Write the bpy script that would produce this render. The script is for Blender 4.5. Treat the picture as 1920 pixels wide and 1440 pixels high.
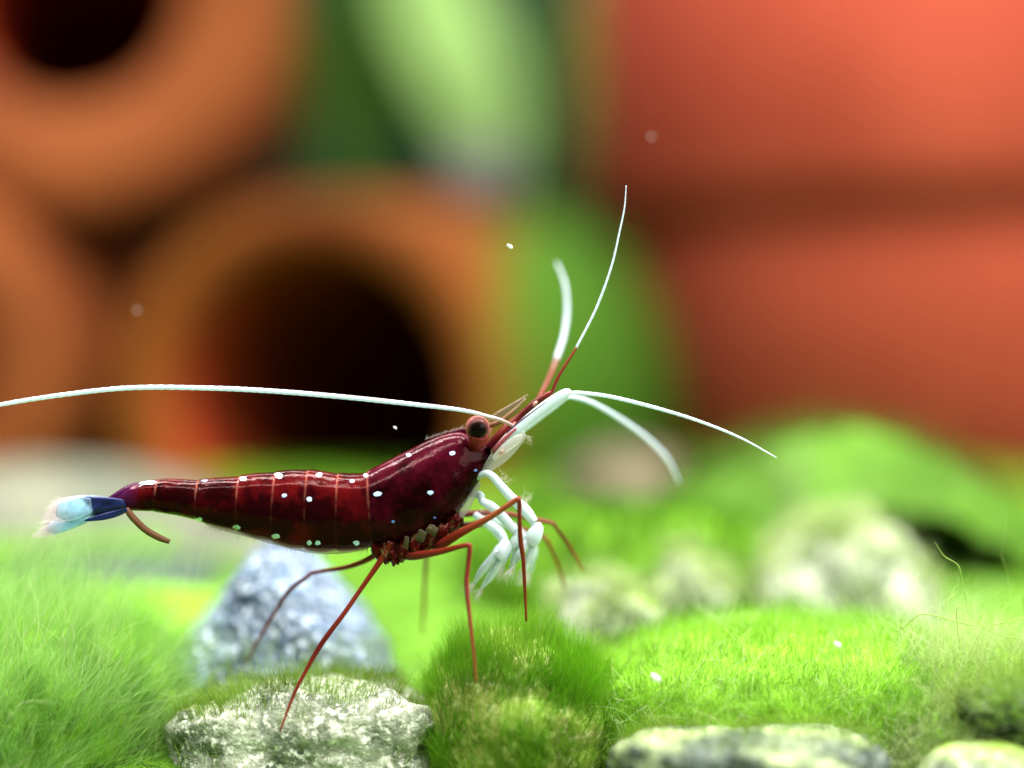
import bpy, bmesh, math, random
import numpy as np
from mathutils import Vector
from mathutils.bvhtree import BVHTree

for o in list(bpy.data.objects):
    bpy.data.objects.remove(o)
scene = bpy.context.scene
COL = scene.collection
MM = 0.001                      # everything below is laid out in millimetres
rng = np.random.default_rng(11)

# ------------------------------------------------------------------ camera
DIST = 100.0                    # lens to the shrimp's mid plane, mm
FPX = 4364.0                    # focal length in photo pixels (1920 wide)
cam_d = bpy.data.cameras.new('camera')
cam = bpy.data.objects.new('camera', cam_d)
COL.objects.link(cam)
cam.location = (0, -DIST * MM, 0)
cam.rotation_euler = (math.radians(90), 0, 0)
cam_d.sensor_width = 36
cam_d.lens = 36 * FPX / 1920
cam_d.clip_start = 0.005
cam_d.clip_end = 5
cam_d.dof.use_dof = True
cam_d.dof.focus_distance = (DIST - 0.7) * MM
cam_d.dof.aperture_fstop = 12.0
scene.camera = cam

# ------------------------------------------------------------------ light
w = bpy.data.worlds.new('World')
scene.world = w
w.use_nodes = True
bg = w.node_tree.nodes['Background']
bg.inputs['Color'].default_value = (0.86, 1.0, 0.95, 1)
bg.inputs['Strength'].default_value = 0.12


def area(name, loc, target, sx, sy, power, col=(1, 1, 1)):
    d = bpy.data.lights.new(name, 'AREA')
    d.shape = 'RECTANGLE'
    d.size, d.size_y = sx * MM, sy * MM
    d.energy = power
    d.color = col
    o = bpy.data.objects.new(name, d)
    COL.objects.link(o)
    o.location = Vector(loc) * MM
    o.rotation_euler = (Vector(target) - Vector(loc)).to_track_quat('-Z', 'Y').to_euler()
    return o


area('tank_lamp', (10, 28, 140), (0, -6, -10), 280, 14, 1.15, (1.0, 0.99, 0.94))
area('tank_lamp_front', (10, -42, 140), (0, -12, -10), 280, 12, 0.95, (1.0, 0.99, 0.94))
area('rear_fill', (10, 165, 160), (0, 150, 0), 280, 26, 0.34, (1.0, 0.99, 0.94))  # added fill over the back, brightens leaf, tube tops and pot
area('room_lamp', (330, -230, 130), (40, 80, 0), 300, 240, 1.8, (1.0, 0.98, 0.95))

scene.view_settings.view_transform = 'Standard'
scene.view_settings.look = 'None'
scene.view_settings.exposure = 0.0
scene.view_settings.gamma = 1.0
scene.view_settings.use_curve_mapping = False
scene.cycles.max_bounces = 7
scene.cycles.diffuse_bounces = 3
scene.cycles.glossy_bounces = 3
scene.cycles.transmission_bounces = 5
scene.cycles.transparent_max_bounces = 10
scene.cycles.use_denoising = True
scene.cycles.caustics_reflective = False
scene.cycles.caustics_refractive = False


# ------------------------------------------------------------------ helpers
def P(px, py, y=0.0):
    """photo pixel + depth (mm behind the shrimp's mid plane) -> mm"""
    k = (DIST + y) / FPX
    return np.array([(px - 960) * k, y, (720 - py) * k])


def S(c):
    """sRGB 0-255 -> linear"""
    c = np.array(c, float) / 255
    return tuple(np.where(c <= 0.04045, c / 12.92, ((c + 0.055) / 1.055) ** 2.4))


def hash3(ix, iy, iz, seed):
    h = (ix * 374761393 + iy * 668265263 + iz * 2147483647 + seed * 974711) & 0xffffffff
    h = ((h ^ (h >> 13)) * 1274126177) & 0xffffffff
    h = h ^ (h >> 16)
    return (h & 0xffffff) / float(0xffffff)


def vnoise(p, seed=0):
    i = np.floor(p).astype(np.int64)
    f = p - i
    f = f * f * (3 - 2 * f)
    r = 0
    for dx in (0, 1):
        for dy in (0, 1):
            for dz in (0, 1):
                wgt = (f[:, 0] if dx else 1 - f[:, 0]) * (f[:, 1] if dy else 1 - f[:, 1]) * (f[:, 2] if dz else 1 - f[:, 2])
                r = r + wgt * hash3(i[:, 0] + dx, i[:, 1] + dy, i[:, 2] + dz, seed)
    return r * 2 - 1


def fbm(p, seed=0, octv=4, gain=0.5):
    a, r = 1.0, 0
    for k in range(octv):
        r = r + a * vnoise(p * 2 ** k + 17.3 * k, seed + k)
        a *= gain
    return r


ORIGIN = {}


def empty(name, loc):
    o = bpy.data.objects.new(name, None)
    o.empty_display_size = 0.002
    COL.objects.link(o)
    o.location = Vector(loc) * MM
    ORIGIN[o] = np.array(loc, float)
    return o


def mk(name, V, F, mat, parent=None, col=None, smooth=True, origin=None):
    """link one mesh object from mm coordinates; F is a list or an (n,k) array"""
    V = np.asarray(V, float)
    if parent is not None:
        org = ORIGIN[parent]
    elif origin is not None:
        org = np.array(origin, float)
    else:
        org = np.array([(V[:, 0].min() + V[:, 0].max()) / 2, (V[:, 1].min() + V[:, 1].max()) / 2, V[:, 2].min()])
    me = bpy.data.meshes.new(name)
    W = ((V - org) * MM).astype(np.float32)
    if isinstance(F, np.ndarray):
        n, k = F.shape
        me.vertices.add(len(W))
        me.vertices.foreach_set('co', W.ravel())
        me.loops.add(n * k)
        me.loops.foreach_set('vertex_index', F.astype(np.int32).ravel())
        me.polygons.add(n)
        me.polygons.foreach_set('loop_start', np.arange(0, n * k, k, dtype=np.int32))
        me.update(calc_edges=True)
    else:
        me.from_pydata(W.tolist(), [], F)
    me.polygons.foreach_set('use_smooth', np.full(len(me.polygons), smooth))
    if col is not None:
        c = np.asarray(col, np.float32)
        if c.ndim == 1:
            c = np.tile(c, (len(V), 1))
        c = np.concatenate([c[:, :3], np.ones((len(c), 1), np.float32)], 1)
        at = me.color_attributes.new('Col', 'FLOAT_COLOR', 'POINT')
        at.data.foreach_set('color', c.ravel())
    me.validate()
    me.update()
    o = bpy.data.objects.new(name, me)
    if mat is not None:
        me.materials.append(mat)
    COL.objects.link(o)
    if parent is not None:
        o.parent = parent
    else:
        o.location = Vector(org) * MM
    ORIGIN[o] = org
    return o


def tag(o, label=None, cat=None, group=None, kind=None):
    for k, v in (('label', label), ('category', cat), ('group', group), ('kind', kind)):
        if v:
            o[k] = v
    return o


def catmull(A, n):
    """resample rows of A smoothly to n rows"""
    A = np.asarray(A, float)
    m = len(A)
    ext = np.vstack([2 * A[0] - A[1], A, 2 * A[-1] - A[-2]])
    t = np.linspace(0, m - 1, n)
    i = np.minimum(t.astype(int), m - 2)
    f = (t - i)[:, None]
    p0, p1, p2, p3 = ext[i], ext[i + 1], ext[i + 2], ext[i + 3]
    return 0.5 * (2 * p1 + (p2 - p0) * f + (2 * p0 - 5 * p1 + 4 * p2 - p3) * f ** 2 + (3 * p1 - p0 - 3 * p2 + p3) * f ** 3)


def grid_faces(n, m, wrap=True):
    i, j = np.meshgrid(np.arange(n - 1), np.arange(m if wrap else m - 1), indexing='ij')
    i, j = i.ravel(), j.ravel()
    j2 = (j + 1) % m
    return np.stack([i * m + j, (i + 1) * m + j, (i + 1) * m + j2, i * m + j2], 1)


def tube_geo(C, rw, rd, m=10, up=(0, 1, 0)):
    """closed tube along centre line C; rw radius in the picture plane, rd along depth"""
    C = np.asarray(C, float)
    n = len(C)
    T = np.gradient(C, axis=0)
    T /= np.linalg.norm(T, axis=1)[:, None] + 1e-12
    D = np.tile(np.array(up, float), (n, 1))
    D -= (D * T).sum(1)[:, None] * T
    D /= np.linalg.norm(D, axis=1)[:, None] + 1e-12
    Wd = np.cross(T, D)
    a = np.linspace(0, 2 * math.pi, m, endpoint=False)
    V = C[:, None, :] + np.cos(a)[None, :, None] * Wd[:, None, :] * np.asarray(rw)[:, None, None] \
        + np.sin(a)[None, :, None] * D[:, None, :] * np.asarray(rd)[:, None, None]
    V = V.reshape(-1, 3)
    F = grid_faces(n, m).tolist()
    V = np.vstack([V, C[0], C[-1]])
    F += [[n * m, (j + 1) % m, j][::-1] for j in range(m)]
    F += [[n * m + 1, (n - 1) * m + j, (n - 1) * m + (j + 1) % m][::-1] for j in range(m)]
    return V, F


K0 = DIST / FPX                 # mm per photo pixel at the shrimp


def tube(name, pts, r, mat, parent, cols, n=40, m=10, depth=1.0, smooth_path=True, jit=0.0):
    """pts: (px,py,y) list; r: radii in px per point; cols: linear rgb per point"""
    pts = np.array(pts, float)
    if smooth_path:
        A = catmull(np.column_stack([pts, r]), n)
    else:
        t = np.linspace(0, len(pts) - 1, n)
        A = np.column_stack([np.interp(t, np.arange(len(pts)), q) for q in np.column_stack([pts, r]).T])
    C = np.array([P(*a[:3]) for a in A])
    rad = np.maximum(A[:, 3], 0.15) * K0
    if jit:
        rad = rad * (1 + jit * np.sin(np.arange(n) * 2.1))
    V, F = tube_geo(C, rad, rad * depth, m)
    cols = np.asarray(cols, float)
    if cols.ndim == 1:
        cols = np.tile(cols, (len(pts), 1))
    t = np.linspace(0, len(pts) - 1, n)
    cc = np.column_stack([np.interp(t, np.arange(len(pts)), q) for q in cols.T])
    cc = np.repeat(cc, m, 0)
    cc = np.vstack([cc, cc[:1], cc[-1:]])
    return mk(name, V, F, mat, parent, cc)


_ico = {}


def ico(sub):
    if sub not in _ico:
        bm = bmesh.new()
        bmesh.ops.create_icosphere(bm, subdivisions=sub, radius=1)
        bm.verts.ensure_lookup_table()
        V = np.array([v.co[:] for v in bm.verts])
        F = np.array([[v.index for v in f.verts] for f in bm.faces])
        bm.free()
        _ico[sub] = (V, F)
    return _ico[sub][0].copy(), _ico[sub][1]


# ------------------------------------------------------------------ materials
def new_mat(name):
    m = bpy.data.materials.new(name)
    m.use_nodes = True
    nt = m.node_tree
    nt.nodes.clear()
    out = nt.nodes.new('ShaderNodeOutputMaterial')
    return m, nt, out


def node(nt, t, **kw):
    n = nt.nodes.new(t)
    for k, v in kw.items():
        if k.startswith('_'):
            setattr(n, k[1:], v)
        else:
            n.inputs[k.replace('__', ' ')].default_value = v
    return n


def noise(nt, scale, detail=4, rough=0.55, dist=0.0):
    tc = node(nt, 'ShaderNodeTexCoord')
    n = node(nt, 'ShaderNodeTexNoise')
    n.inputs['Scale'].default_value = scale
    n.inputs['Detail'].default_value = detail
    n.inputs['Roughness'].default_value = rough
    n.inputs['Distortion'].default_value = dist
    nt.links.new(tc.outputs['Object'], n.inputs['Vector'])
    return n


def ramp(nt, src, stops):
    r = node(nt, 'ShaderNodeValToRGB')
    el = r.color_ramp.elements
    while len(el) < len(stops):
        el.new(0.5)
    for e, (p, c) in zip(el, stops):
        e.position = p
        e.color = (*c, 1) if len(c) == 3 else c
    nt.links.new(src, r.inputs['Fac'])
    return r


def mixc(nt, fac, a, b):
    m = node(nt, 'ShaderNodeMix', _data_type='RGBA')
    for s, i in ((fac, 0), (a, 6), (b, 7)):
        if hasattr(s, 'links'):
            nt.links.new(s, m.inputs[i])
        elif i == 0:
            m.inputs[0].default_value = s
        else:
            m.inputs[i].default_value = (*s, 1)
    return m.outputs[2]


def bump(nt, src, dist, strength=1.0):
    b = node(nt, 'ShaderNodeBump')
    b.inputs['Strength'].default_value = strength
    b.inputs['Distance'].default_value = dist
    nt.links.new(src, b.inputs['Height'])
    return b.outputs['Normal']


def mat_col(name, rough=0.3, coat=0.0, transl=0.0, alpha=1.0, bump_scale=None, bump_d=1e-5, spec=0.5, tint=(1, 1, 1)):
    """material that takes its colour from the mesh's own colour layer"""
    m, nt, out = new_mat(name)
    at = node(nt, 'ShaderNodeVertexColor', _layer_name='Col')
    p = node(nt, 'ShaderNodeBsdfPrincipled')
    p.inputs['Roughness'].default_value = rough
    p.inputs['Coat Weight'].default_value = coat
    p.inputs['Coat Roughness'].default_value = 0.08
    p.inputs['Specular IOR Level'].default_value = spec
    p.inputs['Specular Tint'].default_value = (*tint, 1)
    nt.links.new(at.outputs['Color'], p.inputs['Base Color'])
    if bump_scale:
        n = noise(nt, bump_scale, 4)
        nb = bump(nt, n.outputs['Fac'], bump_d)
        nt.links.new(nb, p.inputs['Normal'])
        nt.links.new(nb, p.inputs['Coat Normal'])
    sh = p.outputs[0]
    if transl:
        tr = node(nt, 'ShaderNodeBsdfTranslucent')
        nt.links.new(at.outputs['Color'], tr.inputs['Color'])
        mx = node(nt, 'ShaderNodeMixShader')
        mx.inputs[0].default_value = transl
        nt.links.new(sh, mx.inputs[1])
        nt.links.new(tr.outputs[0], mx.inputs[2])
        sh = mx.outputs[0]
    if alpha < 1:
        ts = node(nt, 'ShaderNodeBsdfTransparent')
        mx = node(nt, 'ShaderNodeMixShader')
        mx.inputs[0].default_value = alpha
        nt.links.new(ts.outputs[0], mx.inputs[1])
        nt.links.new(sh, mx.inputs[2])
        sh = mx.outputs[0]
    nt.links.new(sh, out.inputs['Surface'])
    return m


M_shell = mat_col('shrimp_shell', 0.16, 0.0, 0.0, bump_scale=900, bump_d=7e-5, spec=0.08, tint=(1.0, 0.55, 0.52))
M_leg = mat_col('shrimp_leg', 0.3, 0.0, 0.25, spec=0.25)
M_white = mat_col('white_limb', 0.35, 0.2, 0.35)
M_clear = mat_col('clear_membrane', 0.25, 0.3, 0.4, alpha=0.42)
M_veil = mat_col('tail_veil', 0.25, 0.0, 0.5, alpha=0.28, spec=0.1)
M_fringe = mat_col('fringe', 0.4, 0.0, 0.4, alpha=0.5)
M_spot = mat_col('white_spot', 0.2, 0.5)
M_eye = mat_col('eye', 0.2, 0.0, spec=0.06)
M_hair = mat_col('hair_algae', 0.5, 0.0, 0.62, spec=0.2)
M_leaf = mat_col('leaf', 0.35, 0.0, 0.35)


def mat_rock(name, c1, c2, pale, alg, alg_amt=0.5, scale=350, bd=2.5e-4, spark=0.5):
    """speckled stone with a film of green algae growing in patches, thicker on its upper side"""
    m, nt, out = new_mat(name)
    p = node(nt, 'ShaderNodeBsdfPrincipled')
    p.inputs['Roughness'].default_value = 0.6
    p.inputs['Specular IOR Level'].default_value = 0.08
    n1 = noise(nt, scale, 5, 0.6)
    base = ramp(nt, n1.outputs['Fac'], [(0.36, c1), (0.6, c2)]).outputs[0]
    n2 = noise(nt, scale * 6, 3, 0.6)
    sp = ramp(nt, n2.outputs['Fac'], [(0.52, (0, 0, 0)), (0.68, (spark,) * 3)]).outputs[0]
    base = mixc(nt, sp, base, pale)
    n3 = noise(nt, scale * 0.45, 4, 0.6, 0.4)
    g = node(nt, 'ShaderNodeNewGeometry')
    sep = node(nt, 'ShaderNodeSeparateXYZ')
    nt.links.new(g.outputs['Normal'], sep.inputs[0])
    ma = node(nt, 'ShaderNodeMath', _operation='MULTIPLY_ADD')
    nt.links.new(sep.outputs['Z'], ma.inputs[0])
    ma.inputs[1].default_value = 0.16
    nt.links.new(n3.outputs['Fac'], ma.inputs[2])
    lo = 0.95 - alg_amt * 0.75
    f = ramp(nt, ma.outputs[0], [(max(lo - 0.1, 0.0), (0, 0, 0)), (min(lo + 0.1, 1), (1, 1, 1))]).outputs[0]
    n4 = noise(nt, scale * 2.2, 3)
    ag = ramp(nt, n4.outputs['Fac'], [(0.3, tuple(0.6 * q for q in alg)), (0.7, alg)]).outputs[0]
    base = mixc(nt, f, base, ag)
    nt.links.new(base, p.inputs['Base Color'])
    nt.links.new(bump(nt, n1.outputs['Fac'], bd), p.inputs['Normal'])
    nt.links.new(p.outputs[0], out.inputs['Surface'])
    return m


def mat_clay(name, c1, c2, green=None, gpos=None):
    """fired clay; green: algae colour, gpos: (axis index, start, end) in object metres along which algae takes over"""
    m, nt, out = new_mat(name)
    p = node(nt, 'ShaderNodeBsdfPrincipled')
    p.inputs['Roughness'].default_value = 0.75
    p.inputs['Specular IOR Level'].default_value = 0.08
    n1 = noise(nt, 60, 5, 0.6)
    base = ramp(nt, n1.outputs['Fac'], [(0.3, c1), (0.7, c2)]).outputs[0]
    n2 = noise(nt, 900, 3, 0.6)
    if green:
        tc = node(nt, 'ShaderNodeTexCoord')
        sep = node(nt, 'ShaderNodeSeparateXYZ')
        nt.links.new(tc.outputs['Object'], sep.inputs[0])
        mr = node(nt, 'ShaderNodeMapRange')
        nt.links.new(sep.outputs[gpos[0]], mr.inputs['Value'])
        mr.inputs['From Min'].default_value = gpos[1]
        mr.inputs['From Max'].default_value = gpos[2]
        n3 = noise(nt, 120, 4)
        ad = node(nt, 'ShaderNodeMath', _operation='MULTIPLY_ADD')
        nt.links.new(n3.outputs['Fac'], ad.inputs[0])
        ad.inputs[1].default_value = 0.6
        nt.links.new(mr.outputs[0], ad.inputs[2])
        f = ramp(nt, ad.outputs[0], [(0.55, (0, 0, 0)), (0.8, (1, 1, 1))]).outputs[0]
        base = mixc(nt, f, base, green)
    nt.links.new(base, p.inputs['Base Color'])
    nt.links.new(bump(nt, n2.outputs['Fac'], 1.5e-4), p.inputs['Normal'])
    nt.links.new(p.outputs[0], out.inputs['Surface'])
    return m


G_BRIGHT = (0.20, 0.46, 0.022)
G_MID = (0.12, 0.34, 0.012)
G_PALE = (0.40, 0.60, 0.12)
G_OLIVE = (0.22, 0.30, 0.03)


# ------------------------------------------------------------------ hair algae
def tri_sample(V, F, n, wfun=None):
    if F.shape[1] == 4:
        F = np.vstack([F[:, [0, 1, 2]], F[:, [0, 2, 3]]])
    a, b, c = V[F[:, 0]], V[F[:, 1]], V[F[:, 2]]
    N = np.cross(b - a, c - a)
    A = np.linalg.norm(N, axis=1) + 1e-12
    N = N / A[:, None]
    ctr = (a + b + c) / 3
    wgt = A * (wfun(ctr, N) if wfun else 1)
    idx = rng.choice(len(F), n, p=wgt / wgt.sum())
    r1, r2 = np.sqrt(rng.random(n)), rng.random(n)
    p = a[idx] * (1 - r1)[:, None] + b[idx] * (r1 * (1 - r2))[:, None] + c[idx] * (r1 * r2)[:, None]
    return p, N[idx]


def strands(root, direc, length, rad, curl, k=5, sides=3, bend=None):
    """(n,3) roots -> vertices and quad faces of n thin tapered filaments"""
    n = len(root)
    t = np.linspace(0, 1, k)
    side = rng.normal(size=(n, 3))
    side -= (side * direc).sum(1)[:, None] * direc
    side /= np.linalg.norm(side, axis=1)[:, None]
    ph = rng.random(n) * 6.28
    cur = curl * rng.normal(size=n)
    wig = 0.25 * curl * rng.normal(size=n)
    C = root[:, None, :] + direc[:, None, :] * (length[:, None] * t)[:, :, None] \
        + side[:, None, :] * (length[:, None] * (cur[:, None] * t ** 2 + wig[:, None] * (np.sin(ph[:, None] + 7 * t) - np.sin(ph)[:, None])))[:, :, None]
    if bend is not None:
        C = C + bend[:, None, :] * (length[:, None] * t ** 2)[:, :, None]
    u = np.cross(direc, side)
    a = np.linspace(0, 2 * math.pi, sides, endpoint=False)
    R = rad[:, None] * (1 - 0.75 * t)
    V = C[:, :, None, :] + R[:, :, None, None] * (np.cos(a)[None, None, :, None] * side[:, None, None, :] + np.sin(a)[None, None, :, None] * u[:, None, None, :])
    base = (np.arange(n) * k * sides)[:, None, None]
    i = np.arange(k - 1)[None, :, None]
    j = np.arange(sides)[None, None, :]
    j2 = (j + 1) % sides
    F = np.stack([base + i * sides + j, base + (i + 1) * sides + j, base + (i + 1) * sides + j2, base + i * sides + j2], -1).reshape(-1, 4)
    return V.reshape(-1, 3), F, np.tile(np.repeat(t, sides), n)


def algae(name, parent, V, F, n, length, rad, lean=(0, 0, 1), nmix=0.5, spread=0.25, curl=0.2, cols=((0.2, 0.46, 0.022), (0.4, 0.6, 0.12)),
          wfun=None, bend=None, k=5, clump=0.8, patch=(0.35, 2.5), lab=None):
    p, N = tri_sample(V, F, n, wfun)
    cl = fbm(p * 0.9, 5, 2)
    cdir = np.stack([fbm(p * clump, 21, 2), fbm(p * clump, 31, 2), 0.4 * fbm(p * clump, 41, 2)], 1)
    d = nmix * N + (1 - nmix) * np.array(lean, float) + spread * rng.normal(size=(n, 3)) + 0.45 * cdir
    d /= np.linalg.norm(d, axis=1)[:, None]
    L = rng.uniform(length[0], length[1], n) * (1 + 0.4 * cl)
    long_ = rng.random(n) < 0.03
    L = np.where(long_, L * 1.6, L)
    R = rad * rng.uniform(0.6, 1.3, n)
    B = None if bend is None else np.tile(np.array(bend, float), (n, 1))
    SV, SF, t = strands(p, d, L, R, curl, k=k, bend=B)
    f = np.clip(rng.random(n) * 0.5 + 0.5 * (0.5 + fbm(p * 0.6, 77, 2)), 0, 1)
    c0, c1 = np.array(cols[0]), np.array(cols[1])
    base = c0 + (c1 - c0) * f[:, None]
    per = SV.shape[0] // n
    cc = np.repeat(base, per, 0) * (0.85 + 0.3 * t)[:, None]
    o = mk(name, SV, SF, M_hair, parent, cc)
    tag(o, lab, None, None, 'stuff')
    return o


# ------------------------------------------------------------------ the bed
def ground_z(x, y):
    base = np.interp(y, [-40, -8, 6, 20, 36, 60, 400], [-19, -18.2, -16.0, -12.4, -9.6, -8.6, -8.6])
    p = np.stack([x * 0.12, y * 0.12, 0 * x], 1)
    return base + 0.7 * fbm(p, 3, 4)


gx = np.concatenate([np.linspace(-170, -45, 40, endpoint=False), np.linspace(-45, 60, 150, endpoint=False), np.linspace(60, 190, 40)])
gy = np.concatenate([np.linspace(-30, 60, 140, endpoint=False), np.linspace(60, 232, 60)])
X, Y = np.meshgrid(gx, gy, indexing='ij')
GV = np.stack([X.ravel(), Y.ravel(), ground_z(X.ravel(), Y.ravel())], 1)
GF = grid_faces(len(gx), len(gy), wrap=False)[:, ::-1]
M_bed = mat_rock('gravel_bed', (0.12, 0.13, 0.09), (0.30, 0.30, 0.22), (0.5, 0.5, 0.42), (0.09, 0.22, 0.012), 0.66, 90, 5e-4)
bed = mk('gravel_bed', GV, GF, M_bed, origin=(0, 0, -9))
tag(bed, kind='structure')

M_wall = mat_rock('back_wall', (0.001, 0.018, 0.013), (0.002, 0.032, 0.022), (0.004, 0.05, 0.03), (0.004, 0.05, 0.012), 0.3, 20, 1e-4, 0.3)
wz = [-14, 140]
WV = [[-170, 225, wz[0]], [190, 225, wz[0]], [190, 225, wz[1]], [-170, 225, wz[1]], [-170, 230, wz[0]], [190, 230, wz[0]], [190, 230, wz[1]], [-170, 230, wz[1]]]
WF = [[0, 1, 2, 3], [5, 4, 7, 6], [3, 2, 6, 7], [1, 0, 4, 5], [4, 0, 3, 7], [1, 5, 6, 2]]
tag(mk('back_wall', WV, WF, M_wall, smooth=False), kind='structure')


# ------------------------------------------------------------------ stones
def stone(name, label, cx, cy, y, rx, rz, ry, mat, seed, sub=5, amp=0.14, freq=1.6, sq=2.4, planes=(), rot=0.0, group=None, fine=0.02, cat='stone'):
    V, F = ico(sub)
    nrm = (np.abs(V) ** sq).sum(1) ** (1 / sq)
    V = V / nrm[:, None]
    for (n, d) in planes:
        n = np.array(n, float)
        n /= np.linalg.norm(n)
        over = np.maximum(V @ n - d, 0)
        V = V - 0.94 * over[:, None] * n
    V = V * (1 + amp * fbm(V * freq, seed, 4)[:, None] + fine * fbm(V * 14, seed + 50, 3)[:, None])
    k = (DIST + y) / FPX
    V = V * np.array([rx * k, ry, rz * k])
    c, s = math.cos(rot), math.sin(rot)
    V = np.stack([V[:, 0] * c - V[:, 2] * s, V[:, 1], V[:, 0] * s + V[:, 2] * c], 1)
    V = V + P(cx, cy, y)
    o = mk(name, V, F, mat)
    tag(o, label, cat, group)
    return o, V, F


GREY1, GREY2, PALE = (0.13, 0.15, 0.15), (0.38, 0.40, 0.36), (0.80, 0.82, 0.74)
M_blue = mat_rock('blue_grey_stone', (0.012, 0.024, 0.045), (0.13, 0.18, 0.26), (0.62, 0.70, 0.82), G_MID, 0.02, 420, 1.6e-3, 1.0)
M_pale = mat_rock('pale_stone', (0.08, 0.10, 0.06), (0.25, 0.27, 0.19), (0.66, 0.68, 0.58), (0.18, 0.28, 0.04), 0.5, 500, 5e-4, 0.8)
M_dark = mat_rock('dark_stone_and_shade', (0.012, 0.022, 0.016), (0.07, 0.09, 0.075), (0.5, 0.54, 0.46), (0.42, 0.50, 0.25), 0.42, 600, 6e-4, 0.35)
M_flat = mat_rock('cream_stone', (0.09, 0.11, 0.075), (0.40, 0.42, 0.32), (0.85, 0.86, 0.74), (0.22, 0.30, 0.06), 0.36, 520, 6e-4, 0.9)
M_green = mat_rock('algae_stone', (0.15, 0.2, 0.04), (0.27, 0.32, 0.09), (0.55, 0.58, 0.34), (0.17, 0.38, 0.018), 0.8, 320, 4e-4, 0.5)
M_olive = mat_rock('olive_stone', (0.14, 0.17, 0.03), (0.42, 0.42, 0.12), (0.8, 0.74, 0.4), G_BRIGHT, 0.55, 350, 4e-4, 0.6)
M_beige = mat_rock('beige_stone', (0.06, 0.07, 0.05), (0.125, 0.128, 0.092), (0.2, 0.2, 0.165), G_PALE, 0.15, 160, 4e-4, 0.4)

front = lambda c, N: np.clip(0.35 - N[:, 1], 0.02, 1) * np.clip(N[:, 2] + 0.75, 0.02, 1)
upper = lambda c, N: np.clip(N[:, 2], 0.0, 1) ** 1.5 + 0.01

# grassy hump under the shrimp's tail
o, V, F = stone('mossy_stone', 'broad stone buried in long pale green hair algae below the shrimp tail', 50, 1425, 7.0, 325, 300, 9.0, M_green, 2, sq=2.1, amp=0.10)
algae('algae_coat', o, V, F, 12000, (1.2, 3.0), 0.012, lean=(0.35, -0.1, 1), nmix=0.35, spread=0.24, curl=0.12, cols=((0.27, 0.54, 0.07), (0.56, 0.78, 0.34)), wfun=front, bend=(0.12, 0, 0))
algae('long_threads', o, V, F, 1300, (2.0, 4.4), 0.012, lean=(0.45, -0.1, 1), nmix=0.2, spread=0.3, curl=0.25, cols=((0.5, 0.66, 0.24), (0.82, 0.86, 0.62)), wfun=front, k=8)
# blue grey wedge
o, V, F = stone('blue_stone', 'bare blue grey wedge of rock between the rear legs', 520, 1205, 10, 215, 200, 5.5, M_blue, 9, amp=0.10, freq=2.2, sq=2.2, fine=0.03,
                planes=[((-0.80, -0.1, 0.58), 0.62), ((0.76, -0.1, 0.62), 0.60), ((0.1, -0.9, 0.35), 0.6), ((-0.3, -0.8, 0.5), 0.62)])
algae('algae_tuft', o, V, F, 1400, (0.6, 1.5), 0.018, lean=(0, -0.2, 1), nmix=0.2, curl=0.3, cols=(G_OLIVE, G_PALE),
      wfun=lambda c, N: (c[:, 2] < P(0, 1215, 6)[2]) * np.clip(0.3 - N[:, 1], 0, 1) + 1e-6)
# flat front stone
o, V, F = stone('flat_stone', 'low pale speckled stone touched by the longest rear leg', 575, 1420, 2.4, 262, 150, 4.2, M_flat, 14, amp=0.12, sq=2.6, fine=0.05)
algae('algae_coat', o, V, F, 4200, (0.3, 1.0), 0.013, lean=(0.1, -0.1, 1), nmix=0.3, curl=0.3, cols=(G_OLIVE, G_PALE), wfun=lambda c, N: upper(c, N) * (0.3 + np.clip(fbm(c * 0.5, 4, 2), 0, 1)))
# round ball under the claws
o, V, F = stone('mossy_ball', 'round hump of short upright green algae under the white claws', 965, 1365, 2.0, 180, 185, 4.6, M_olive, 23, amp=0.08, sq=2.1)
algae('algae_coat', o, V, F, 8000, (0.6, 1.5), 0.013, lean=(0.05, -0.1, 1), nmix=0.3, spread=0.16, curl=0.18, cols=((0.20, 0.48, 0.015), (0.36, 0.58, 0.06)),
      wfun=lambda c, N: front(c, N) * (0.12 + np.clip(0.55 + 1.2 * fbm(c * 0.35, 8, 2), 0, 1)))
# meadow on the right
o, V, F = stone('mossy_stone', 'wide flat stone under an even bright green algae lawn', 1450, 1430, 6.0, 390, 262, 8.5, M_green, 31, amp=0.06, sq=3.2)
algae('algae_coat', o, V, F, 19000, (0.3, 0.95), 0.011, lean=(0.1, -0.15, 1), nmix=0.3, spread=0.28, curl=0.25, cols=((0.26, 0.54, 0.03), (0.40, 0.62, 0.10)), wfun=front)
algae('long_threads', o, V, F, 1100, (0.9, 2.4), 0.012, lean=(0.1, -0.3, 1), nmix=0.4, spread=0.5, curl=0.5, cols=((0.5, 0.66, 0.24), (0.82, 0.86, 0.62)), wfun=front, k=7)
# dark shelf at the front
o, V, F = stone('dark_shelf', 'dark rough ledge with a pale crusted top below the green lawn', 1405, 1478, -4.5, 245, 108, 3.8, M_dark, 37, amp=0.10, sq=4.0, fine=0.06)
algae('algae_coat', o, V, F, 1500, (0.3, 0.9), 0.018, lean=(0, -0.2, 1), nmix=0.4, curl=0.4, cols=(G_OLIVE, G_PALE), wfun=upper)
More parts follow.
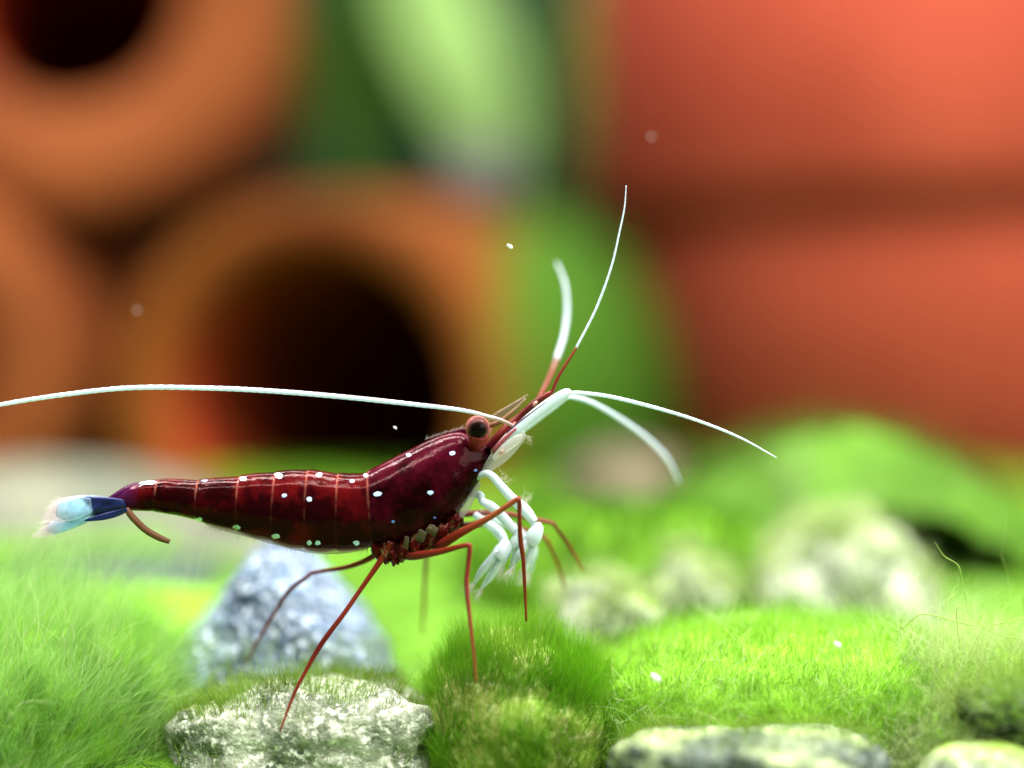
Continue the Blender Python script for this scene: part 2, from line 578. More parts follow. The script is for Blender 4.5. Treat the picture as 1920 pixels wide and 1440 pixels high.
# right corner
o, V, F = stone('tangled_stone', 'stone wrapped in loose tangled algae threads in the right corner', 1830, 1440, 3.0, 250, 235, 6.5, M_green, 41, amp=0.12, sq=2.2)
algae('algae_coat', o, V, F, 6000, (0.8, 2.2), 0.014, lean=(-0.15, -0.2, 1), nmix=0.35, spread=0.45, curl=0.6, cols=((0.34, 0.52, 0.08), (0.68, 0.76, 0.42)), wfun=front, k=6)
algae('long_threads', o, V, F, 1100, (1.4, 3.4), 0.012, lean=(-0.1, -0.3, 1), nmix=0.4, spread=0.6, curl=0.8, cols=((0.5, 0.66, 0.24), (0.82, 0.86, 0.62)), wfun=front, k=9)
o, V, F = stone('dark_pebble', 'small dark pebble caught in tangled algae', 1900, 1325, -2.6, 105, 48, 2.2, M_dark, 45, sub=4, amp=0.14, sq=2.6)
algae('algae_tuft', o, V, F, 900, (0.6, 1.6), 0.018, lean=(0, -0.4, 1), nmix=0.4, spread=0.5, curl=0.7, cols=(G_OLIVE, G_PALE), wfun=front)
stone('pale_pebble', 'pale crusted pebble below the dark pebble in the corner', 1850, 1470, -5, 130, 78, 2.6, M_pale, 47, sub=4, amp=0.1)
# stones behind the claws
o, V, F = stone('pale_stone', 'pale rock with a dark underside behind the mossy ball', 1120, 1200, 11, 105, 107, 3.2, M_pale, 51, sub=4, amp=0.16, sq=4.0, rot=-0.12, planes=[((0.2, -0.7, -0.6), 0.7), ((-0.7, -0.5, 0.4), 0.75)])
algae('algae_coat', o, V, F, 900, (0.4, 1.3), 0.035, lean=(0, -0.2, 1), nmix=0.5, spread=0.35, curl=0.4, cols=((0.42, 0.56, 0.20), (0.68, 0.74, 0.46)), wfun=lambda c, N: (upper(c, N) * 0.6 + 0.15) * np.clip(0.25 + 1.3 * fbm(c * 0.6, 12, 2), 0.03, 1), k=4)
o, V, F = stone('pale_pebble', 'white blurred pebble on the far side of the green lawn', 1300, 1107, 19, 74, 78, 2.4, M_pale, 53, sub=4, amp=0.15, planes=[((0.5, -0.3, 0.7), 0.6), ((-0.6, -0.6, 0.4), 0.7)])
algae('algae_coat', o, V, F, 600, (0.4, 1.3), 0.035, lean=(0, -0.2, 1), nmix=0.5, spread=0.35, curl=0.4, cols=((0.42, 0.56, 0.20), (0.68, 0.74, 0.46)), wfun=lambda c, N: (upper(c, N) * 0.6 + 0.15) * np.clip(0.25 + 1.3 * fbm(c * 0.6, 12, 2), 0.03, 1), k=4)
o, V, F = stone('mossy_mound', 'smooth blurred green mound behind the claws', 1180, 1165, 30, 330, 215, 10, M_green, 57, amp=0.08)
algae('algae_coat', o, V, F, 3500, (0.6, 1.4), 0.05, cols=((0.06, 0.2, 0.006), (0.16, 0.36, 0.02)), wfun=front, k=4)
o, V, F = stone('rounded_stone', 'rounded yellow green boulder in front of the stone arch', 1588, 1128, 21, 155, 150, 4.6, M_flat, 61, sub=4, amp=0.16, sq=2.6)
algae('algae_coat', o, V, F, 2200, (0.4, 1.3), 0.035, lean=(0, -0.2, 1), nmix=0.5, spread=0.35, curl=0.4, cols=((0.42, 0.56, 0.20), (0.68, 0.74, 0.46)), wfun=lambda c, N: (upper(c, N) * 0.6 + 0.15) * np.clip(0.25 + 1.3 * fbm(c * 0.6, 12, 2), 0.03, 1), k=4)
o, V, F = stone('mossy_mound', 'blurred green mound left of the blue grey wedge', 300, 1250, 18, 330, 150, 8, M_green, 67, sub=4, amp=0.08)
stone('beige_stone', 'large pale beige stone far behind the shrimp tail', 90, 1035, 52, 360, 165, 14, M_beige, 71, sub=4, amp=0.07)
stone('beige_stone', 'low grey beige stone behind the shrimp abdomen', 470, 1060, 42, 220, 75, 7, M_beige, 73, sub=4, amp=0.08)
stone('dark_stone_and_shade', 'low dark grey green shape standing in for shade behind the grassy hump', 215, 1100, 30, 230, 62, 6, mat_rock('gap_shade', (0.012, 0.022, 0.017), (0.04, 0.06, 0.05), (0.1, 0.12, 0.1), G_MID, 0.1, 160), 77, sub=4, amp=0.08)  # dark shape added to stand in for a shaded gap
stone('beige_stone', 'brown beige stone at the foot of the big pot', 1175, 935, 66, 130, 95, 8, mat_rock('brown_stone', (0.06, 0.047, 0.028), (0.12, 0.095, 0.06), (0.2, 0.17, 0.12), G_PALE, 0.1, 160), 79, sub=4, amp=0.08)


# the arch of rock on the right
def arch():
    nu, nv = 60, 26
    y0, y1 = 30.0, 58.0
    k = (DIST + y0) / FPX
    c = P(1590, 1145, y0)
    outer, inner = [], []
    a = np.linspace(-0.12, math.pi + 0.12, nu)
    for iv in range(nv):
        v = iv / (nv - 1)
        y = y0 + (y1 - y0) * v
        f = math.sqrt(max(0.0, 1 - (v * 0.94) ** 2.4))
        for q in a:
            ca, sa = math.cos(q), math.sin(q)
            outer.append([c[0] + 385 * k * f ** 0.5 * ca, y, c[2] + 318 * k * f ** 0.6 * np.sign(sa) * abs(sa) ** 0.85])
            inner.append([c[0] + 45 * k + 300 * k * f * ca, y - (1.5 if iv else 0), c[2] + (196 - 8 * ca) * k * f * np.sign(sa) * abs(sa) ** 0.7])
    V = np.array(outer + inner)
    V = V + 0.7 * np.stack([fbm(V * 0.16, 5), fbm(V * 0.16, 6), fbm(V * 0.16, 7)], 1) + 0.5 * np.stack([fbm(V * 0.5, 15), fbm(V * 0.5, 16), fbm(V * 0.5, 17)], 1)
    n0 = nu * nv
    F = []
    for iv in range(nv - 1):
        for iu in range(nu - 1):
            p, q = iv * nu + iu, (iv + 1) * nu + iu
            F.append([p, p + 1, q + 1, q])
            F.append([n0 + p, n0 + q, n0 + q + 1, n0 + p + 1])
    for iu in range(nu - 1):
        F.append([iu, n0 + iu, n0 + iu + 1, iu + 1])
        e = (nv - 1) * nu
        F.append([e + iu, e + iu + 1, n0 + e + iu + 1, n0 + e + iu])
    for iv in range(nv - 1):
        p, q = iv * nu, (iv + 1) * nu
        F.append([p, q, n0 + q, n0 + p])
        p, q = p + nu - 1, q + nu - 1
        F.append([p, n0 + p, n0 + q, q])
    o = mk('stone_arch', V, F, mat_rock('arch_rock', (0.06, 0.08, 0.03), (0.16, 0.20, 0.07), (0.4, 0.42, 0.28), (0.075, 0.18, 0.012), 0.66, 130, 9e-4, 0.4))
    tag(o, 'hollow hump of rock overgrown with smooth green algae before the big pot', 'stone')
    Q = np.array(F[0:2 * (nu - 1) * (nv - 1):2])
    algae('algae_coat', o, V, Q, 8000, (0.6, 2.2), 0.045, nmix=0.5, spread=0.4, curl=0.5, cols=((0.035, 0.10, 0.006), (0.16, 0.27, 0.035)), k=4)


arch()

# algae on the bare bed between the stones
p_w = lambda c, N: (np.abs(c[:, 0] - 4) < 36) * (c[:, 1] < 34) * (c[:, 1] > -12) + 1e-9
o = algae('bed_algae', None, GV, GF, 14000, (0.6, 1.6), 0.035, cols=((0.09, 0.21, 0.014), (0.2, 0.32, 0.05)), wfun=p_w, k=4)
tag(o, 'short green algae carpet between the stones', 'algae')


# ------------------------------------------------------------------ clay ware
def lathe(name, parent_or_none, prof, base, axis, mat, seg=72, sqz=None):
    """prof: closed list of (radius, along axis)"""
    axis = np.array(axis, float)
    axis /= np.linalg.norm(axis)
    u = np.cross(axis, [0, 0, 1.0]) if abs(axis[2]) < 0.9 else np.array([1.0, 0, 0])
    u /= np.linalg.norm(u)
    v = np.cross(axis, u)
    a = np.linspace(0, 2 * math.pi, seg, endpoint=False)
    V = []
    for r, h in prof:
        V.append(np.array(base) + axis * h + r * (np.cos(a)[:, None] * u + np.sin(a)[:, None] * v))
    V = np.vstack(V)
    n = len(prof)
    F = grid_faces(n, seg).tolist()
    return mk(name, V, F, mat, parent_or_none)


M_pot = mat_clay('terracotta', (0.24, 0.036, 0.018), (0.33, 0.056, 0.030))
pot = empty('flower_pot', P(1958, 930, 158))
pc = ORIGIN[pot]
gz = -10.0
zr = 17.5
zt = 46.0


def rounded(prof):
    return prof


lathe('body', pot, [(0.01, gz), (43.5, gz), (45, gz + 1), (46.8, zr + 0.6), (46.8, zr + 3), (40, zr + 3), (37, gz + 4), (0.01, gz + 4)], (pc[0], pc[1], 0), (0, 0, 1), M_pot)
lathe('rim', pot, [(40, zr + 2), (47.2, zr), (49.4, zr + 0.4), (50.4, zr + 1.6), (51.0, zt - 2), (49.8, zt), (47, zt + 0.6), (44.5, zt), (43, zr + 6), (40, zr + 2)], (pc[0], pc[1], 0), (0, 0, 1), M_pot)
tag(pot, 'big salmon red terracotta pot with a thick overhanging rim', 'pot')


def clay_tube(label, cx, cy, y, r_out, r_in, length, axis, mat, flare=0.0):
    c = P(cx, cy, y)
    L = length
    prof = [(r_in, 0.8), (r_in + 0.6, 0.0), (r_out - 1.0, 0.0), (r_out - 0.2, 0.5), (r_out, 1.5), (r_out + flare, L * 0.5), (r_out + flare, L - 1), (r_out + flare - 1, L),
            (0.02, L), (0.02, L - 3), (r_in, L - 3), (r_in, 2.0), (r_in, 0.8)]
    o = lathe('clay_tube', None, prof, c, axis, mat)
    o.data.materials.append(M_bounce_inside)
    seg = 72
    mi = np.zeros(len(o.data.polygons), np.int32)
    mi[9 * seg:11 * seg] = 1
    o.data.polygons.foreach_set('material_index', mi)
    tag(o, label, 'clay tube', 'fired clay tubes stacked behind the shrimp')
    return o


M_tube_c = mat_clay('ochre_clay_green', (0.075, 0.015, 0.002), (0.15, 0.044, 0.006), (0.04, 0.105, 0.008), (0, 0.0, 0.016))
M_bounce_inside = mat_clay('clay_bounce_inside', (0.20, 0.020, 0.006), (0.30, 0.038, 0.011))  # brighter red inside the tubes stands in for missing bounced light
M_tube = mat_clay('ochre_clay', (0.085, 0.018, 0.004), (0.17, 0.045, 0.011))
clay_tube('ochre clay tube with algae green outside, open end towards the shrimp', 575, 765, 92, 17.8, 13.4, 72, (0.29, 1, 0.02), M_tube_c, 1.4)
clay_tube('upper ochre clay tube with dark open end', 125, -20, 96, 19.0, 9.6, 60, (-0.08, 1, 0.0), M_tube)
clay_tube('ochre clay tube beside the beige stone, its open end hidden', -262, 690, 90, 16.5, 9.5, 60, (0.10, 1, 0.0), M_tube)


# ------------------------------------------------------------------ plants and pebble behind the tubes
def leaf(parent, pts, wid, cols, th=0.5, cup=0.0):
    pts = np.array(pts, float)
    A = catmull(np.column_stack([pts, wid]), 24)
    C = np.array([P(*a[:3]) for a in A])
    k = (DIST + pts[:, 1].mean() * 0 + pts[:, 2].mean()) / FPX
    rw = np.maximum(A[:, 3], 0.5) * k
    V, F = tube_geo(C, rw, np.full(len(C), th), 14)
    return mk('blade', V, F, M_leaf, parent, np.tile(np.array(cols, float), (len(V), 1)))


def plant(label, blades, root):
    r = empty('leafy_plant', P(*root))
    for pts, wid, c in blades:
        leaf(r, pts, wid, c)
    tag(r, label, 'plant', 'plants growing behind the clay tubes')
    return r


plant('water plant with one broad pale lime leaf above the clay tube', [
    ([(850, 890, 190), (930, 430, 190), (918, 265, 190), (870, 130, 187), (810, -10, 184), (760, -140, 180)], [12, 14, 62, 88, 84, 30], (0.50, 0.78, 0.26)),
], (850, 890, 190))
plant('water plant with dark green leaves between the upper tube and the lime leaf', [
    ([(640, 890, 196), (645, 500, 196), (650, 250, 196), (655, 60, 194), (660, -150, 192)], [12, 16, 70, 110, 20], (0.035, 0.095, 0.006)),
    ([(660, 885, 204), (700, 500, 204), (735, 280, 204), (760, 150, 204), (790, -60, 202)], [12, 14, 50, 60, 20], (0.025, 0.075, 0.006)),
], (645, 900, 172))
plant('water plant with mid green leaves beside the pot rim', [
    ([(1010, 885, 204), (1040, 450, 204), (1080, 160, 204), (1110, 20, 203), (1180, -110, 202)], [10, 12, 45, 75, 25], (0.09, 0.20, 0.014)),
], (1010, 900, 195))
o, V, F = stone('grey_pebble', 'round lilac grey pebble lying on the green clay tube', 893, 335, 118, 72, 66, 3.4, mat_rock('lilac_grey', (0.055, 0.055, 0.05), (0.09, 0.085, 0.085), (0.12, 0.12, 0.12), G_MID, 0.05, 120), 91, sub=4, amp=0.05)

# ------------------------------------------------------------------ the shrimp
shrimp = empty('shrimp', P(760, 1160, 0))
tag(shrimp, 'dark red freshwater shrimp with white dots, white claws and long white feelers', 'shrimp')

# top/bottom outline of the body in photo pixels, half width in mm
rings = [
    (214, 933, 212, 950, 0.25), (236, 918, 234, 956, 0.42), (253, 907, 252, 958, 0.55), (297, 899, 290, 959, 0.68), (335, 899, 335, 966, 0.78),
    (373, 900, 368, 975, 0.88), (412, 896, 406, 985, 0.98), (450, 893, 445, 996, 1.06), (486, 888, 478, 1005, 1.14), (520, 885, 512, 1014, 1.2), (550, 882, 542, 1022, 1.24),
    (578, 882, 572, 1028, 1.26), (606, 885, 602, 1031, 1.27), (635, 888, 632, 1031, 1.28), (662, 889, 662, 1029, 1.3), (686, 886, 694, 1026, 1.34),
    (715, 870, 735, 1024, 1.42), (760, 847, 785, 1012, 1.45), (800, 827, 822, 998, 1.38), (838, 813, 853, 968, 1.22),
    (868, 811, 880, 934, 1.0), (893, 827, 903, 896, 0.72), (915, 837, 920, 874, 0.42), (929, 846, 931, 860, 0.12)]
RG = np.array(rings, float)
NB, MB = 520, 72
A = catmull(RG, NB)
top = np.array([P(a[0], a[1]) for a in A])
bot = np.array([P(a[2], a[3]) for a in A])
hw = np.maximum(A[:, 4], 0.05)
xt = A[:, 0]
ctr = 0.5 * (top + bot)
upv = 0.5 * (top - bot)
# overlapping shell plates: each one flares a little towards its rear edge
seams = [297, 373, 450, 518, 578, 635, 690]
sc = np.ones(NB)
seamw = np.zeros(NB)
for i in range(len(seams) - 1):
    a0, a1 = seams[i], seams[i + 1]
    inside = (xt >= a0) & (xt < a1)
    tt = (xt[inside] - a0) / (a1 - a0)
    sc[inside] = 1.022 - 0.030 * tt + 0.010 * np.sin(math.pi * tt)
inside = xt >= 690
sc[inside] = 1.0 + 0.03 * np.exp(-(xt[inside] - 690) / 14)
scal = np.zeros(NB)
for i in range(len(seams) - 1):
    q = (xt >= seams[i]) & (xt < seams[i + 1])
    scal[q] = np.sin(math.pi * (xt[q] - seams[i]) / (seams[i + 1] - seams[i])) ** 0.6
for s in seams:
    seamw += np.exp(-((xt - s) / 1.5) ** 2)
ang = np.linspace(0, 2 * math.pi, MB, endpoint=False)
ca, sa = np.cos(ang), np.sin(ang)
ex = 0.92
cs = np.sign(ca) * np.abs(ca) ** ex
ss = np.sign(sa) * np.abs(sa) ** ex
BV = ctr[:, None, :] + (sc[:, None, None] * upv[:, None, :]) * (ss[None, :] * np.where(ss < 0, 1 + 0.035 * scal[:, None], 1.0))[:, :, None] + (sc * hw)[:, None, None] * cs[None, :, None] * np.array([0, 1.0, 0])[None, None, :]
BV = BV.reshape(-1, 3)
rid = np.exp(-((np.repeat(ss[None, :], NB, 0).ravel() - 0.62) / 0.045) ** 2) * np.repeat(ca[None, :] < 0, NB, 0).ravel() * np.clip(0.6 + 1.2 * fbm(BV * 1.1, 15, 2), 0, 1.4)  # ridge added along the flank to catch a second highlight streak
BV = BV + 0.025 * rid[:, None] * np.array([0, -0.75, 0.6])
BVn = BV + 0.02 * fbm(BV * 1.6, 3, 3)[:, None] * np.array([0, 1, 0.5])
sv = np.repeat(ss[None, :], NB, 0).ravel()
xv = np.repeat(xt, MB)
swv = np.repeat(seamw, MB)
cara = (xv > 690)
dark = np.array([0.010, 0.0006, 0.0012])
red = np.array([0.145, 0.004, 0.005])
wine = np.array([0.060, 0.0025, 0.010])
seg = np.zeros(NB)
for i in range(len(seams) - 1):
    q = (xt >= seams[i]) & (xt < seams[i + 1])
    seg[q] = np.sin(math.pi * (xt[q] - seams[i]) / (seams[i + 1] - seams[i]))
segv = np.repeat(seg, MB)
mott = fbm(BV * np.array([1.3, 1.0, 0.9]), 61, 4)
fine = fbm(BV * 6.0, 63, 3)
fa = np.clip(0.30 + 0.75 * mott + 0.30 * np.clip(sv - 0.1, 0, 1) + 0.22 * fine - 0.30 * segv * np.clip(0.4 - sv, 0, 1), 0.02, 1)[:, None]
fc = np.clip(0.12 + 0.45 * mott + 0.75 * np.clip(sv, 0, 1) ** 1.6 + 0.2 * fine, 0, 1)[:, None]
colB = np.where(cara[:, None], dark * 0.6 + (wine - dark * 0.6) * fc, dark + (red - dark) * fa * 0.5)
seamcol = np.array([0.30, 0.085, 0.06])
sm = (np.clip(swv, 0, 1) * np.clip(0.1 + 1.3 * sv + 0.6 * fbm(BV * 3, 9, 2), 0.04, 1))[:, None] * 0.8
colB = colB + (seamcol - colB) * sm
tailb = np.clip((268 - xv) / 40, 0, 1)[:, None]
colB = colB + (np.array([0.06, 0.008, 0.05]) - colB) * tailb
BF = grid_faces(NB, MB).tolist()
nv = len(BVn)
BVn = np.vstack([BVn, ctr[0], ctr[-1]])
colB = np.vstack([colB, colB[:1], colB[-1:]])
BF += [[nv, j, (j + 1) % MB] for j in range(MB)] + [[nv + 1, (NB - 1) * MB + (j + 1) % MB, (NB - 1) * MB + j] for j in range(MB)]
body = mk('body', BVn, BF, M_shell, shrimp, colB)
tag(body, 'glossy dark maroon carapace and ringed abdomen')
bvh = BVHTree.FromPolygons([Vector(v) for v in BVn], BF)
CAMP = Vector((0, -DIST, 0))


def on_body(px, py):
    d = (Vector(P(px, py, 0)) - CAMP).normalized()
    h = bvh.ray_cast(CAMP, d)
    if h[0] is None:
        h = bvh.find_nearest(Vector(P(px, py, -0.6)))
    return np.array(h[0]), np.array(h[1])


def dot(px, py, rx, rz, col=(0.48, 0.66, 1.0), lift=0.010):
    """a small raised pigment dot following the shell"""
    nr, na = 4, 16
    ja = rng.uniform(0.75, 1.2, na)
    ja = (ja + np.roll(ja, 1)) / 2
    V = []
    for i in range(nr + 1):
        q = 0.86 * i / nr
        for j in range(na):
            t = 2 * math.pi * j / na
            p, n = on_body(px + rx * q * ja[j] * math.cos(t), py + rz * q * ja[j] * math.sin(t))
            if n[1] > 0.2:
                n = -n
            V.append(p + n * (lift * (1 - q ** 3) - 0.004))
    V = np.array(V)
    F = grid_faces(nr + 1, na).tolist() + [list(range(na))]
    mk('white_spot', V, F, M_spot, body, np.tile(np.array(col), (len(V), 1)))


for px, py, rx, rz in [(383, 900, 8, 4), (455, 897, 8, 5), (522, 892, 10, 7), (598, 890, 7, 5), (660, 902, 6, 4), (533, 929, 5, 4.5), (580, 936, 6, 5), (373, 974, 8.5, 5.5),
                       (443, 989, 9, 6), (517, 1006, 9, 6.5), (580, 1018, 6, 5.5), (596, 1018, 6, 5.5), (668, 1018, 7, 5.5),
                       (766, 853, 6, 4), (848, 850, 6.5, 5), (708, 926, 9, 5), (807, 924, 7.5, 4.5), (686, 891, 6, 5)]:
    dot(px, py, rx, rz)
for px, py, rx, rz in [(737, 978, 4, 3), (892, 882, 4, 3), (815, 971, 3, 2.5)]:
    dot(px, py, rx, rz, (0.10, 0.2, 0.6))
dot(275, 905, 22, 4.5, (0.85, 0.92, 1.0), 0.05)

RED = np.array((0.20, 0.020, 0.010))
DRED = np.array((0.10, 0.007, 0.005))
ORA = np.array((0.28, 0.065, 0.022))
WH = np.array((0.66, 0.76, 0.80))
CLR = np.array((0.62, 0.60, 0.58))


def limb(name, pts, r, cols, n=60, depth=1.0, mat=None, m=10, label=None, sp=True):
    if name in ('claw_arm', 'antennule'):
        r = [q * 0.9 for q in r]
    if name == 'walking_leg':
        r = [q * 0.72 for q in r]
    o = tube(name, pts, r, mat or M_leg, shrimp, cols, n, m, depth, sp, 0.09 if name in ('antenna', 'antennule') else 0.0)
    if label:
        o['label'] = label
    return o


# walking legs: (path, radii)
limb('walking_leg', [(722, 1015, 0.5), (701, 1042, 0.6), (655, 1062, 1.2), (591, 1073, 2.0), (573, 1084, 2.2), (538, 1113, 2.8), (493, 1186, 3.6), (459, 1247, 4.2)],
     [9, 8, 6.5, 5, 5, 6, 4.2, 2.2], [DRED, RED, RED, RED, RED, DRED, RED, ORA * 0.6])
limb('walking_leg', [(733, 1015, -0.9), (721, 1039, -0.8), (707, 1061, -0.8), (677, 1104, -0.9), (646, 1149, -1.1), (603, 1207, -1.3), (573, 1259, -1.5), (551, 1302, -1.7), (525, 1371, -2.0)],
     [10, 9, 7.5, 6, 6.2, 6.8, 5, 4.2, 2.5], [DRED, RED, RED, RED, RED, DRED, RED, RED * 0.9, ORA])
limb('walking_leg', [(745, 1020, -0.6), (765, 1041, -0.8), (817, 1036, -1.6), (872, 1023, -2.4), (881, 1027, -2.5), (878, 1060, -2.5), (875, 1096, -2.6), (881, 1159, -2.9), (889, 1235, -3.3), (893, 1280, -3.5)],
     [14, 13, 9, 6.5, 6.5, 6, 6, 5, 3.6, 2], [DRED, DRED, RED, RED, RED, RED, RED, RED, RED, ORA])
limb('walking_leg', [(790, 1000, 1.0), (799, 1030, 3.0), (797, 1080, 5.0), (795, 1130, 6.0), (793, 1190, 7.0)], [8, 6, 5, 4.5, 3], [DRED, RED, RED, RED, ORA])
limb('walking_leg', [(800, 1012, -0.6), (822, 1022, -0.8), (864, 999, -1.4), (920, 969, -1.8), (962, 941, -2.0), (973, 937, -2.0), (974, 971, -1.8), (976, 1013, -1.5), (981, 1049, -1.3), (984, 1104, -1.0), (987, 1165, -0.7)],
     [15, 14, 11, 8, 7, 6.5, 5.5, 6.5, 5.5, 4.5, 3], [DRED, DRED, RED, ORA, ORA, RED, RED, RED, RED, RED, ORA])
limb('walking_leg', [(860, 965, 0.8), (900, 962, 1.5), (947, 963, 2.0), (1004, 974, 2.4), (1036, 981, 2.6), (1042, 989, 2.6), (1060, 1013, 2.8), (1076, 1038, 3.0), (1094, 1071, 3.2)],
     [9, 8, 6.5, 6, 5.5, 4.8, 5.5, 4.5, 2], [DRED, DRED, RED, RED, RED, DRED, DRED, RED, ORA])
limb('walking_leg', [(860, 985, 1.2), (930, 982, 2.6), (984, 994, 3.4), (1016, 1005, 3.8), (1027, 1016, 3.8), (1040, 1044, 4.1), (1053, 1082, 4.5), (1060, 1110, 4.8)],
     [9, 7, 6, 5.5, 5, 4.5, 3.6, 2], [DRED, DRED, RED, RED, RED, RED, RED, ORA])


def claw(label, arm, ar, hand, hr, split, y2=0.0):
    """white pincer arm: arm > hand, with two fingers parted at the end"""
    a = limb('claw_arm', arm, ar, [WH] * len(arm), 40, 0.9, M_white, 12, label)
    h = tube('hand', hand, hr, M_white, a, [WH * 0.98] * len(hand), 24, 12, 0.75)
    e = np.array(hand[-1], float)
    d = e - np.array(hand[-2], float)
    d[:2] /= np.linalg.norm(d[:2])
    nx = np.array([-d[1], d[0]])
    for s in (-1, 1):
        w0 = hr[-1] * 0.62
        q = [(e[0] - d[0] * 14 + s * nx[0] * w0 * 0.8, e[1] - d[1] * 14 + s * nx[1] * w0 * 0.8, e[2]),
             (e[0] + d[0] * split * 0.5 + s * nx[0] * (w0 + 2), e[1] + d[1] * split * 0.5 + s * nx[1] * (w0 + 2), e[2] - 0.1 * s),
             (e[0] + d[0] * split + s * nx[0] * (w0 + 1), e[1] + d[1] * split + s * nx[1] * (w0 + 1), e[2] - 0.1 * s)]
        tube('finger', q, [hr[-1] * 0.6, hr[-1] * 0.62, hr[-1] * 0.14], M_white, a, [WH] * 3, 14, 8, 0.8)
        # brush of bristles on each fingertip
        nb = 26
        root = np.tile(P(*q[2]), (nb, 1)) + 0.05 * rng.normal(size=(nb, 3))
        dr = np.array([d[0], 0.0, -d[1]]) + 0.28 * rng.normal(size=(nb, 3))
        dr /= np.linalg.norm(dr, axis=1)[:, None]
        SV, SF, t = strands(root, dr, rng.uniform(0.35, 0.75, nb), np.full(nb, 0.010), 0.2, k=4)
        o = mk('bristles', SV, SF, M_fringe, a, np.tile((0.75, 0.72, 0.72), (len(SV), 1)))
        o['kind'] = 'stuff'


claw('long white claw arm raised in front', [(880, 905, -0.3), (905, 889, -0.6), (921, 891, -0.8), (940, 912, -0.9), (960, 934, -0.9), (985, 957, -0.9), (1002, 979, -0.9)], [5, 7, 8, 9, 10, 12, 9],
     [(1004, 980, -0.9), (1006, 992, -0.9), (1000, 1008, -0.9), (993, 1022, -0.9)], [8, 13, 15, 11], 46)
claw('shorter white claw arm held beside the near knee', [(885, 930, 0), (900, 928, -0.2), (905, 940, -0.3), (922, 950, -0.5), (944, 971, -0.5), (966, 996, -0.5)], [6, 8, 8, 10, 10.5, 9],
     [(967, 996, -0.5), (972, 1006, -0.5), (968, 1018, -0.5), (964, 1028, -0.5)], [8, 11, 12.5, 10], 40)
claw('white claw arm folded back towards the ground', [(890, 965, 1.0), (914, 982, 1.2), (926, 990, 1.4), (938, 1002, 1.4), (946, 1018, 1.4)], [7, 9, 10, 11, 9],
     [(948, 1016, 1.2), (945, 1027, 1.0), (938, 1038, 0.9), (931, 1048, 0.8)], [9, 14, 15.5, 12], 64)
claw('white claw arm reaching behind the others', [(900, 960, 1.8), (930, 975, 2.2), (965, 990, 2.6), (990, 1012, 2.8)], [6, 7, 8, 7], [(992, 1014, 2.8), (1000, 1028, 2.8), (998, 1044, 2.8), (994, 1058, 2.8)], [6, 8, 8, 5], 18)

# leg bases and gill plates along the underside
for i, (px, py, y, rx, rz, ry, rt, c) in enumerate([
        (708, 1030, -0.35, 11, 19, 0.45, 0.35, 0.55), (722, 1034, -0.55, 10, 22, 0.40, 0.25, 0.4), (738, 1036, -0.5, 10, 24, 0.45, 0.2, 0.5), (757, 1028, -0.65, 11, 27, 0.40, -0.25, 0.35),
        (780, 1020, -0.7, 13, 26, 0.42, -0.35, 0.45), (803, 1011, -0.7, 13, 24, 0.42, -0.5, 0.3), (826, 1000, -0.6, 14, 22, 0.42, -0.65, 0.4), (850, 982, -0.5, 15, 20, 0.4, -0.75, 0.3)]):
    V, F = ico(4)
    V = np.sign(V) * np.abs(V) ** 0.8
    V = V * (1 + 0.22 * fbm(V * 2.0, 100 + i, 3))[:, None]
    V = V * np.array([rx * K0, ry, rz * K0])
    cr, sr = math.cos(rt), math.sin(rt)
    V = np.stack([V[:, 0] * cr - V[:, 2] * sr, V[:, 1], V[:, 0] * sr + V[:, 2] * cr], 1) + P(px, py, y)
    cc = DRED * c + (np.array((0.20, 0.15, 0.06)) - DRED * c) * np.clip(0.9 * fbm(V * 3.2, 140 + i, 2) - 0.15, 0, 0.8)[:, None]
    mk('leg_base', V, F, M_shell, shrimp, cc)
for i, (px, py, rx, rz, rt) in enumerate([(792, 1003, 9, 12, -0.4), (812, 991, 11, 10, -0.5), (764, 1013, 5, 11, -0.2)]):
    V, F = ico(3)
    V = V * np.array([rx * K0, 0.05, rz * K0]) * (1 + 0.35 * fbm(V * 1.5, 130 + i, 2))[:, None]
    cr, sr = math.cos(rt), math.sin(rt)
    V = np.stack([V[:, 0] * cr - V[:, 2] * sr, V[:, 1], V[:, 0] * sr + V[:, 2] * cr], 1)
    V = V + P(px, py, 0) + np.array([0, -1.13, 0])
    mk('gill_plate', V, F, M_leg, shrimp, np.tile((0.055, 0.048, 0.02), (len(V), 1)))

# clear skirt with bristles under the abdomen
sk = [(690, 1027, -0.5), (650, 1031, -0.55), (618, 1033, -0.6), (570, 1029, -0.6), (520, 1017, -0.6), (470, 1003, -0.55), (420, 990, -0.5), (385, 980, -0.45)]
limb('belly_skirt', sk, [4, 6, 6, 6, 5.5, 5.5, 5, 3], [np.array((0.30, 0.16, 0.08))] * 8, 50, 0.5, M_clear)
nb = 260
tt = rng.random(nb)
skp = catmull([P(*q) for q in sk], 100)[(tt * 99).astype(int)] + np.array([0, 0, -0.05])
dr = np.array([-0.15, -0.1, -1.0]) + 0.35 * rng.normal(size=(nb, 3))
dr /= np.linalg.norm(dr, axis=1)[:, None]
SV, SF, t = strands(skp, dr, rng.uniform(0.12, 0.42, nb), np.full(nb, 0.007), 0.4, k=4)
tag(mk('belly_bristles', SV, SF, M_fringe, shrimp, np.tile((0.45, 0.42, 0.3), (len(SV), 1))), kind='stuff')

# tail fan
NAVY = np.array((0.012, 0.022, 0.115))
ICE = np.array((0.52, 0.78, 0.98))
PINK = np.array((0.80, 0.66, 0.74))
limb('telson', [(262, 910, 0), (245, 916, 0), (225, 927, 0), (205, 938, 0), (190, 944, 0)], [7, 8, 8, 6, 3], [np.array((0.05, 0.008, 0.04))] * 5, 24, 1.4, M_shell)


